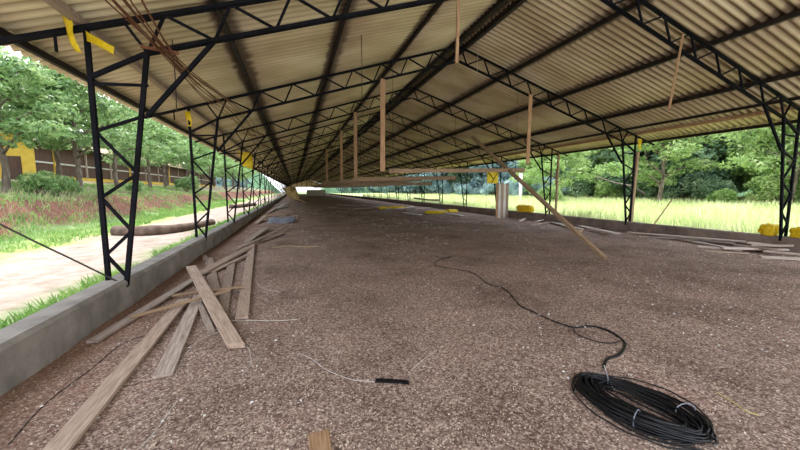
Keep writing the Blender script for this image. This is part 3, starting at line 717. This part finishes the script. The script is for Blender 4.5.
def sack(name, loc, sx, sy, sz, m, lb, seed, rot=0, cat='sack', grp=None):
    b = bmesh.new(); bmesh.ops.create_icosphere(b, subdivisions=4, radius=1)
    for v in b.verts:
        p = v.co; k = max(abs(p.x), abs(p.y), abs(p.z)); sq = p / (k ** .55)
        q = Vector((sq.x * sx / 2, sq.y * sy / 2, sq.z * sz / 2))
        n = noise.noise(p * 2.3 + Vector((seed, 0, 0))) * .22 + noise.noise(p * 6 + Vector((0, seed, 0))) * .10
        q *= 1 + n; q.z = max(q.z, -sz * .42) + sz * .42; v.co = q
    me = bpy.data.meshes.new(name); b.to_mesh(me); b.free(); me.polygons.foreach_set('use_smooth', [True] * len(me.polygons))
    o = link(name, me, M[m], None, loc); o.rotation_euler.z = rot; return tag(o, lb, cat, grp)
YS = 'yellow plastic sacks along the right kerb'
kx = 2 * MID + 2.35
sack('yellow_sack', (kx - .02, th(0) + .30, .395), .28, .34, .34, 'yellow', 'yellow sack lying on the kerb left of the nearest right post', 1, grp=YS)
sack('yellow_sack', (kx + .05, th(0) - .38, .395), .34, .55, .30, 'yellow', 'yellow sack on the kerb at the right edge of the picture', 5, grp=YS)
p = at(525, 211, .4); sack('yellow_sack', (kx, p.y * kx / p.x, .395), .35, 1.25, .42, 'yellow', 'long yellow sack on the kerb beside the leaning pole', 9, grp=YS)
YH = 'yellow plastic heaps on the far floor'
for (px, py, sx, sy, lb) in [(436, 213.5, 1.5, .8, 'flat yellow plastic heap on the floor at the kerb foot'), (452, 212, .8, .6, 'small yellow heap right of the flat one'), (397, 208.5, 1.6, .7, 'yellow plastic heap under the thin hanging wire'), (384, 209, .9, .5, 'farthest small yellow heap on the floor')]:
    p = at(px, py, 0); sack('yellow_heap', (p.x, p.y, 0), sx, sy, .22, 'yellow', lb, px, cat='heap', grp=YH)
# yellow panel with dark cross straps on fourth right post
yp = th(3); xa = at_y(486.5, 178, yp).x; xb = at_y(497.5, 178, yp).x; za = at_y(492, 183.5, yp).z; zb = at_y(492, 171.5, yp).z
pn = empty('yellow_signboard', ((xa + xb) / 2, yp - .06, za)); tag(pn, 'square yellow board fixed high on the fourth right post', 'board')
W_ = (xb - xa); H_ = zb - za
MB().beam((-W_/2, 0, H_/2), (W_/2, 0, H_/2), .02, H_).build('sheet', M['yellow'], pn)
b = MB(); b.beam((-W_/2 + .05, -.02, H_ - .04), (W_*.1, -.02, H_*.35), .03, .03); b.beam((W_/2 - .05, -.02, H_ - .05), (W_*.1, -.02, H_*.35), .03, .03); b.beam((W_*.1, -.02, H_*.35), (-W_*.1, -.02, .02), .03, .03)
b.build('strap', M['steel'], pn)
UG = 'boards stood upright beside the right kerb'
yb = th(3) - 1.6; lbn = ['dark brown upright board, leftmost of the standing bundle', 'pale upright board, second from the left in the standing bundle', 'brown upright board in the middle of the standing bundle', 'cream upright board right of the middle in the standing bundle', 'brown upright board, rightmost of the standing bundle']
xl = at_y(496, 195, yb).x; xr_ = at_y(508.5, 195, yb).x; wd = (xr_ - xl) / 5
zt = at_y(502, 183, yb).z
for i in range(5):
    x = xl + wd * (i + .5)
    plank((x, yb, .015), (x, yb + .02 * (i % 2), zt - .04 * (i % 2)), wd * .96, .04, ['woodred', 'pale', 'wood', 'pale', 'wood'][i], lbn[i], UG, 'upright_board', 'board', up=YV)
# timber posts beside right trusses
PG2 = 'timber props standing outside the right kerb'
plank((2*MID + 2.66, th(1) + .2, -.28), (2*MID + 2.80, th(1) + .2, 3.05), .13, .12, 'pole', 'stout timber prop behind the second right post', PG2, 'timber_prop', 'prop', up=YV)
plank((2*MID + 2.58, th(2) - .25, -.28), (2*MID + 2.60, th(2) - .25, 3.35), .09, .08, 'pole', 'thin timber prop behind the third right post', PG2, 'timber_prop', 'prop', up=YV)
p = Vector((20.5, 27.6, 0)); q = at_y(520.5, 190, 33); 
tag(MB().tube([(q.x, 33, -.3), (q.x, 33, 3.45)], .17, 12).build('white_post', M['string'], smooth=True), 'white round post standing out in the field', 'post')
# tan canvas hanging far left
tag(crumple('canvas_sheet', [(-1.7, 49, 1.95), (.15, 49.5, 2.15), (.75, 48.5, .04), (-.9, 48.6, .75)], 12, 14, .14, 'tan_canvas', 5, freq=1.2), 'tan canvas sheet sagging to the floor at the far left end', 'canvas sheet')

# ------------------------------------------------------------------ litter shavings (real flakes)
def scatter_mesh(name, gen, m, label=None, cat=None):
    V = []; Fc = []
    for quad in gen:
        i = len(V); V += quad; Fc.append(tuple(range(i, i + len(quad))))
    me = bpy.data.meshes.new(name); me.from_pydata(V, [], Fc); o = link(name, me, M[m]); return tag(o, label, cat, None, 'stuff')
def chips():
    r = random.Random(11)
    for i in range(42000):
        d = 1.3 + 12 * r.random() ** 1.8; a = r.uniform(-1.0, 1.25)
        x = d * math.sin(a); y = d * math.cos(a)
        if x < -2.15 or x > 11.9: continue
        s = r.uniform(.003, .010) * (1 + d * .09); t = r.uniform(0, 6.28); c, sn = math.cos(t), math.sin(t); k = r.uniform(.25, .6); z = fl(x, y) + .004 + r.uniform(0, .004); tl = r.uniform(-.004, .004)
        yield [(x + c*s, y + sn*s, z + tl), (x - sn*s*k, y + c*s*k, z), (x - c*s, y - sn*s, z - tl), (x + sn*s*k, y - c*s*k, z + .003)]
scatter_mesh('wood_shavings', chips(), 'chip', 'pale wood shavings strewn over the brown litter floor', 'shavings')

def scraps():
    r = random.Random(21)
    for i in range(8000):
        if i % 2: x = r.uniform(3, 11.8); y = r.uniform(9, 34)
        else:
            x = r.uniform(-1.9, 11.8); y = 2 + 30 * r.random() ** 1.5
        if noise.noise(Vector((x * .5, y * .35, 8))) < -.05: continue
        s = r.uniform(.004, .013) * (1 + y * .13); t = r.uniform(0, 6.28); c, sn = math.cos(t), math.sin(t); k = r.uniform(.15, .5); z = fl(x, y) + .010 + r.uniform(0, .006)
        yield [(x + c*s, y + sn*s, z), (x - sn*s*k, y + c*s*k, z), (x - c*s, y - sn*s, z), (x + sn*s*k, y - c*s*k, z + .012)]
scatter_mesh('straw_scraps', scraps(), 'string', 'pale scraps of straw and husk scattered thinly over the litter', 'scraps')

# ------------------------------------------------------------------ grass
def blades(n, fx, h0, h1, wd, gz, seed, lean=.35):
    r = random.Random(seed)
    for i in range(n):
        x, y = fx(r); z = gz(x, y) - .02; 
        cl = noise.noise(Vector((x * .5, y * .5, seed)))
        h = r.uniform(h0, h1) * (1 + .5 * cl); t = r.uniform(0, 6.28); c, s = math.cos(t), math.sin(t); lx, ly = r.uniform(-lean, lean) * h, r.uniform(-lean, lean) * h
        d = math.hypot(x, y); ww = wd * (1 + d * .05)
        yield [(x - c*ww, y - s*ww, z), (x + c*ww, y + s*ww, z), (x + lx*.5 + c*ww*.7, y + ly*.5 + s*ww*.7, z + h*.6), (x + lx, y + ly, z + h), (x + lx*.5 - c*ww*.7, y + ly*.5 - s*ww*.7, z + h*.6)]
def fxR(r):
    while 1:
        x = 12.75 + 55 * r.random() ** 1.9; y = r.uniform(-1, 95)
        if y < 2 + x * 5: return x, y
scatter_mesh('field_grass', blades(75000, fxR, .35, .85, .012, gr, 2), 'grassR', 'tall bright yellow-green grass filling the field on the right', 'grass')
def fxL(r):
    b_ = r.random()
    if b_ < .42: x = -2.6 - .95 * r.random() ** 1.4
    elif b_ < .72: x = r.uniform(-10.6, -7.2)
    else: x = r.uniform(-17, -10.8)
    return x, r.uniform(1.5, 60) if b_ > .42 else 1.5 + 50 * r.random() ** 1.7
def keep(g, f):
    for q in g:
        if f(q[0][0], q[0][1]): yield q
scatter_mesh('verge_grass', keep(blades(52000, fxL, .08, .26, .010, gl, 5, .7), lambda x, y: noise.noise(Vector((x * .9, y * .5, 3))) > -.22), 'grassL', 'green grass and weeds along the left kerb and bank', 'grass')

# ------------------------------------------------------------------ trees
def leaf_cloud(blobs, n, size, seed, flat=.6):
    r = random.Random(seed); V = []; Fc = []
    tot = sum(b[3] ** 2 for b in blobs)
    for (cx, cy, cz, br) in blobs:
        k = int(n * br * br / tot)
        for _ in range(k):
            t = r.uniform(0, 6.283); u = r.uniform(-1, 1); q = math.sqrt(1 - u*u); rad = br * (.55 + .45 * r.random() ** .5)
            d = Vector((q * math.cos(t), q * math.sin(t), u * flat)); p = Vector((cx, cy, cz)) + d * rad
            p += Vector((noise.noise(p * 1.3), noise.noise(p * 1.3 + Vector((5, 0, 0))), noise.noise(p * 1.3 + Vector((0, 5, 0))))) * br * .35
            s = size * r.uniform(.6, 1.35); nn = (d.normalized() * .5 + Vector((r.gauss(0, .6), r.gauss(0, .6), r.gauss(.5, .5)))).normalized()
            a = nn.orthogonal().normalized(); a.rotate(Matrix.Rotation(r.uniform(0, 6.28), 3, nn)); c = nn.cross(a)
            i = len(V); V += [p - a*s, p + c*s*.42, p + a*s - nn*s*.25, p - c*s*.42]; Fc.append((i, i+1, i+2, i+3))
    me = bpy.data.meshes.new('foliage'); me.from_pydata([tuple(v) for v in V], [], Fc); return me
def tree_meshes(kind, seed):
    r = random.Random(seed); tr = MB(); blobs = []
    if kind == 'slender':     # left bank: thin trunk, spreading layered crown
        H = 3.2; trunk = spline([(0, 0, -.3), (.1 * r.uniform(-1, 1), .1, 1.4), (.25 * r.uniform(-1, 1), .0, H), (.3, .2, 6.0)], 5); n = len(trunk)
        tr.tube(trunk, [.20 - .14 * i / n for i in range(n)], 9)
        for k in range(11):
            a = k * 2.4 + r.uniform(-.3, .3); h = 2.5 + .42 * k; L_ = 3.9 - .22 * k + r.uniform(-.3, .3)
            e = Vector((L_ * math.cos(a), L_ * math.sin(a), h + .9 - .05 * k)); s0 = Vector((.1, .05, h - .4)); mid = s0.lerp(e, .5) + Vector((0, 0, .35))
            tr.tube(spline([s0, mid, e], 4), [.075 - .0065 * i for i in range(9)], 6)
            for u in (.45, .75, 1.0):
                p = s0.lerp(e, u); blobs.append((p.x + r.uniform(-.4, .4), p.y + r.uniform(-.4, .4), p.z + .25 - (.45 if u == 1 else 0), r.uniform(.7, 1.25)))
        blobs += [(0, 0, 7.0, 1.3), (.6, .5, 6.3, 1.4), (-.7, -.3, 6.2, 1.3)]
        fm = leaf_cloud(blobs, 6000, .155, seed, .45)
    elif kind == 'forest':
        trunk = spline([(0, 0, -.5), (.3 * r.uniform(-1, 1), .2, 4), (0, 0, 9)], 4); n = len(trunk)
        tr.tube(trunk, [.38 - .26 * i / n for i in range(n)], 9)
        for k in range(26):
            a = k * 2.4; h = 2.0 + 11.5 * k / 26; rad = (4.0 * math.sin(math.pi * min(1, .18 + .72 * k / 26))) * r.uniform(.55, 1.0)
            p = Vector((rad * math.cos(a), rad * math.sin(a), h)); blobs.append((p.x, p.y, p.z, r.uniform(1.3, 2.1)))
            if k % 3 == 0: tr.tube([(0, 0, h - 1), p * .5 + Vector((0, 0, h * .5 - .2)), p], [.12, .08, .04], 6)
        fm = leaf_cloud(blobs, 9500, .30, seed, .6)
    else:                     # bush
        for k in range(9): 
            a = k * 2.4; q = r.uniform(.2, 1.3); e = Vector((q * math.cos(a), q * math.sin(a), r.uniform(.9, 2.2))); blobs.append((e.x, e.y, e.z, r.uniform(.6, 1.05)))
            tr.tube([(0, 0, -.3), e * .5, e], [.05, .035, .02], 5)
        fm = leaf_cloud(blobs, 3200, .13, seed, .75)
    return tr.mesh('trunk', True), fm
TM = {}
for kd, cnt in (('slender', 3), ('forest', 4), ('bush', 2)):
    for i in range(cnt): TM[kd, i] = tree_meshes(kd, 100 + i * 7 + len(kd))
made = {}
def tree(kd, i, x, y, z, s, lb, leaf, grp, cat='tree', name=None, rz=None, sz=1.0):
    tm, fm = TM[kd, i]; nm = name or {'slender': 'slender_tree', 'forest': 'forest_tree', 'bush': 'bush'}[kd]
    key = (kd, i, leaf)
    if key not in made:
        a = tm.copy(); c = fm.copy(); a.materials.append(M['bark']); c.materials.append(M[leaf]); made[key] = (a, c)
    a, c = made[key]; e = empty(nm, (x, y, z)); e.rotation_euler.z = R.uniform(0, 6.28) if rz is None else rz; e.scale = (s, s, s * sz)
    link('trunk' if kd != 'bush' else 'stems', a, None, e); link('foliage', c, None, e); return tag(e, lb, cat, grp)
LT = 'slender leafy trees on the left bank'
lt = [(-13.6, 14.0, 1.0, 'leafy tree whose crown overhangs the top left corner of the picture'),
      (-14.2, 22.8, .95, 'leafy tree with dark straight trunk in front of the yellow wall'),
      (-15.8, 30.0, 1.0, 'leafy tree half hidden left of the nearest left post'),
      (-13.4, 27.4, 1.05, 'tree with the thickest pale trunk, left of the nearest left post'),
      (-14.8, 36.0, 1.0, 'tree seen between the two legs of the nearest left post'),
      (-14.6, 42.5, 1.0, 'tree just right of the nearest left post'),
      (-15.2, 49.0, 1.0, 'tree midway between the first and second left posts'),
      (-14.0, 54.5, 1.1, 'tree just left of the second left post'),
      (-17.5, 18.5, 1.05, 'leafy tree behind the front row at the far left'),
      (-18.2, 26.5, 1.1, 'leafy tree behind the front row before the long brown shed')]
for k, (x, y, s, lb) in enumerate(lt): tree('slender', k % 3, x, y, gl(x, y) - .05, s, lb, 'leafL', LT)
for k in range(12):
    x = -14.5 - 5.5 * (k % 2) - R.uniform(0, 1); y = 60 + 6.2 * k
    tree('slender', k % 3, x, y, gl(x, y) - .05, 1.15, 'distant leafy tree among those beyond the second left post', 'leafL', LT)
for k in range(7):
    x = -27 - R.uniform(0, 6); y = 20 + 13 * k
    tree('forest', k % 4, x, y, gl(x, y) - .2, .9, 'tall tree rising behind the long brown shed', 'leafR' if k % 2 else 'leafL', 'tall trees behind the left sheds')
BL = 'bushes on the left bank'
for k, (x, y, s, lb) in enumerate([(-13.2, 23.4, .5, 'pale green bush before the yellow wall at the left picture edge'), (-12.3, 33, .45, 'low bush on the bank behind the nearest left post'), (-12.6, 24.5, .45, 'small bush on the bank left of the thickest pale trunk'), (-12.6, 47.5, .8, 'larger pale bush before the second left post')]):
    tree('bush', k % 2, x, y, gl(x, y), s, lb, 'leafL', BL, 'bush')
# right: forest edge
FG = 'dense trees of the forest edge beyond the field'
k = 0
for row, (off, sp_) in enumerate(((0, 6.3), (7, 7.0), (15, 8.5))):
    for j in range(20 if row < 2 else 15):
        u = -22 + j * sp_
        # edge line runs roughly along the shed, closing in behind its far end
        y = u + R.uniform(-1.5, 1.5); x = 50 + off + R.uniform(-2, 2) - .10 * y
        if y > 75: x = 50 + off - .1 * 75 - (y - 75) * .55
        lbx = ['dense green tree in the front row of the forest edge', 'dense green tree in the middle row of the forest', 'tall tree rising at the back of the forest'][row]
        tree('forest', k % 4, x, y, gr(x, y) - .3, R.uniform(.95, 1.25) * (1 + .12 * row), lbx, 'leafHaze' if y > 42 and k % 4 else ['leafR', 'leafR', 'leafY', 'leafR', 'leafR'][k % 5], FG); k += 1
for j in range(12):
    x = (-64 + j * 8.0 if j < 6 else 24 + (j - 6) * 8.5) + R.uniform(-1.5, 1.5); y = 175 + R.uniform(-5, 6)
    tree('forest', j % 4, x, y, -.4, 1.0, 'distant tree closing the view beyond the shed end', 'leafHaze', 'trees beyond the shed end')
for j, (x, y, s, lb) in enumerate([(32, 36, 1.25, 'spreading light-green tree left of the second right post, in front of the forest'), (38, 27, 1.4, 'spreading light-green tree seen just right of the second right post'), (42, 18.5, 1.45, 'spreading light-green tree between the two nearest right posts'), (43, 11.0, 1.4, 'spreading light-green tree just left of the nearest right post'), (40, 3.5, 1.5, 'spreading light-green tree at the right picture edge'), (44, 41, 1.3, 'light-green tree just left of the white post')]):
    tree('slender', j % 3, x, y, gr(x, y) - 1.2, s, lb, 'leafY', 'light-green spreading trees in front of the forest', 'tree', 'spreading_tree')
for j, (x, y, s, lb) in enumerate([(27, 31, .85, 'small bright bush in the field right of the third right post'), (41, 23.5, .7, 'round bright bush at the field edge beside the second right post')]):
    tree('bush', j % 2, x, y, gr(x, y), s, lb, 'leafY', 'bright bushes at the field edge', 'bush')
BG = 'shrubs along the forest foot'
for j in range(26):
    y = -14 + j * 4.3; x = 46.5 - .1 * y + R.uniform(-1.2, 1.2)
    tree('bush', j % 2, x, y, gr(x, y) - .1, R.uniform(1.0, 1.7), 'low shrub in the hedge line where field meets forest', 'leafHaze' if y > 42 else 'leafY' if j % 4 == 0 else 'leafR', BG, 'shrub', 'shrub')
# bare slanting trunk with branches by the second right post
tag(MB().tube(spline([(13.0, 9.9, 1.45), (13.6, 10.9, 1.75), (14.6, 12.6, 1.95), (15.2, 14.2, 2.3), (16.4, 15.2, 2.2)], 6), [.05 - .0016 * i for i in range(25)], 6).build('bare_branch', M['bark'], smooth=True), 'bare dark branch slanting outside behind the second right post', 'branch')

# fallen logs on the left yard
LGG = 'fallen logs lying across the left yard'
def log(pts, r, lb):
    s = spline(pts, 8); tag(MB().tube(s, [r * (1 - .25 * i / len(s)) * (1 + .04 * math.sin(i * .9)) for i in range(len(s))], 12).build('fallen_log', M['log'], smooth=True), lb, 'log', LGG)
def g_(px, py, z=-.12): p = at(px, py, z); return p
log([g_(116, 234) + Vector((0, 0, .10)), g_(150, 234.5) + Vector((0, 0, .14)), g_(184, 231) + Vector((0, 0, .12)), g_(212, 224.5) + Vector((0, 0, .1))], .23, 'nearest fallen log lying behind the nearest left post')
log([g_(231, 208.5) + Vector((0, 0, .14)), g_(242, 207.5) + Vector((0, 0, .16)), g_(255, 205.5) + Vector((0, 0, .14))], .24, 'smaller far log between the second and third left posts')

# ------------------------------------------------------------------ buildings on the left
bd = empty('yellow_building', (-21, 37, 2.2)); tag(bd, 'yellow walled farm building with long brown curtained side among the trees', 'building')
def bx(name, m, x0, x1, y0, y1, z0, z1, par=bd):
    return MB().beam((x0, (y0+y1)/2, (z0+z1)/2), (x1, (y0+y1)/2, (z0+z1)/2), y1 - y0, z1 - z0).build(name, M[m], par)
bx('end_wall', 'ywall', -8, 0.05, -.2, .1, -.4, 3.6)
g = MB(); g.v = [Vector(v) for v in [(-8.0, -.2, 3.6), (.05, -.2, 3.6), (-4, -.2, 5.2), (-8.0, .1, 3.6), (.05, .1, 3.6), (-4, .1, 5.2)]]; g.f = [(0, 1, 2), (5, 4, 3), (0, 3, 4, 1), (1, 4, 5, 2), (2, 5, 3, 0)]; g.build('gable', M['ywall'], bd)
d_ = bx('door', 'curtain', -1.9, -.7, -.26, -.2, -.3, 2.2)
bx('base_wall', 'ywall', -.15, .1, .1, 70, -.5, .65)
bx('curtain', 'curtain', -.12, 0.0, .1, 70, .65, 3.3)
bx('rail', 'pale', 0.0, .06, .1, 70, 1.75, 1.9)
for k in range(14): bx('wall_post', 'ywall' if k % 3 == 0 else 'woodgrey', 0.02, .16, 2.4 + 5 * k, 2.55 + 5 * k, .6, 3.4)
g = MB(); g.beam((-8.6, 35, 3.45), (-4, 35, 5.3), 71.5, .10); g.beam((-4, 35, 5.3), (.7, 35, 3.45), 71.5, .10); g.build('roof', M['tin'], bd)

# side wall of wires? none; brush of dark twigs on bank
def twigs():
    r = random.Random(5)
    for i in range(1500):
        x = r.uniform(-12.6, -10); y = r.uniform(10, 60); z = gl(x, y); h = r.uniform(.15, .5); t = r.uniform(-.5, .5)
        yield [(x - .008, y, z), (x + .008, y, z), (x + t * h + .006, y + .1, z + h), (x + t * h - .006, y + .1, z + h)]
scatter_mesh('dry_stalks', twigs(), 'drystalk', 'dry stalks standing on the red earth bank', 'stalks')
bpy.context.view_layer.update()
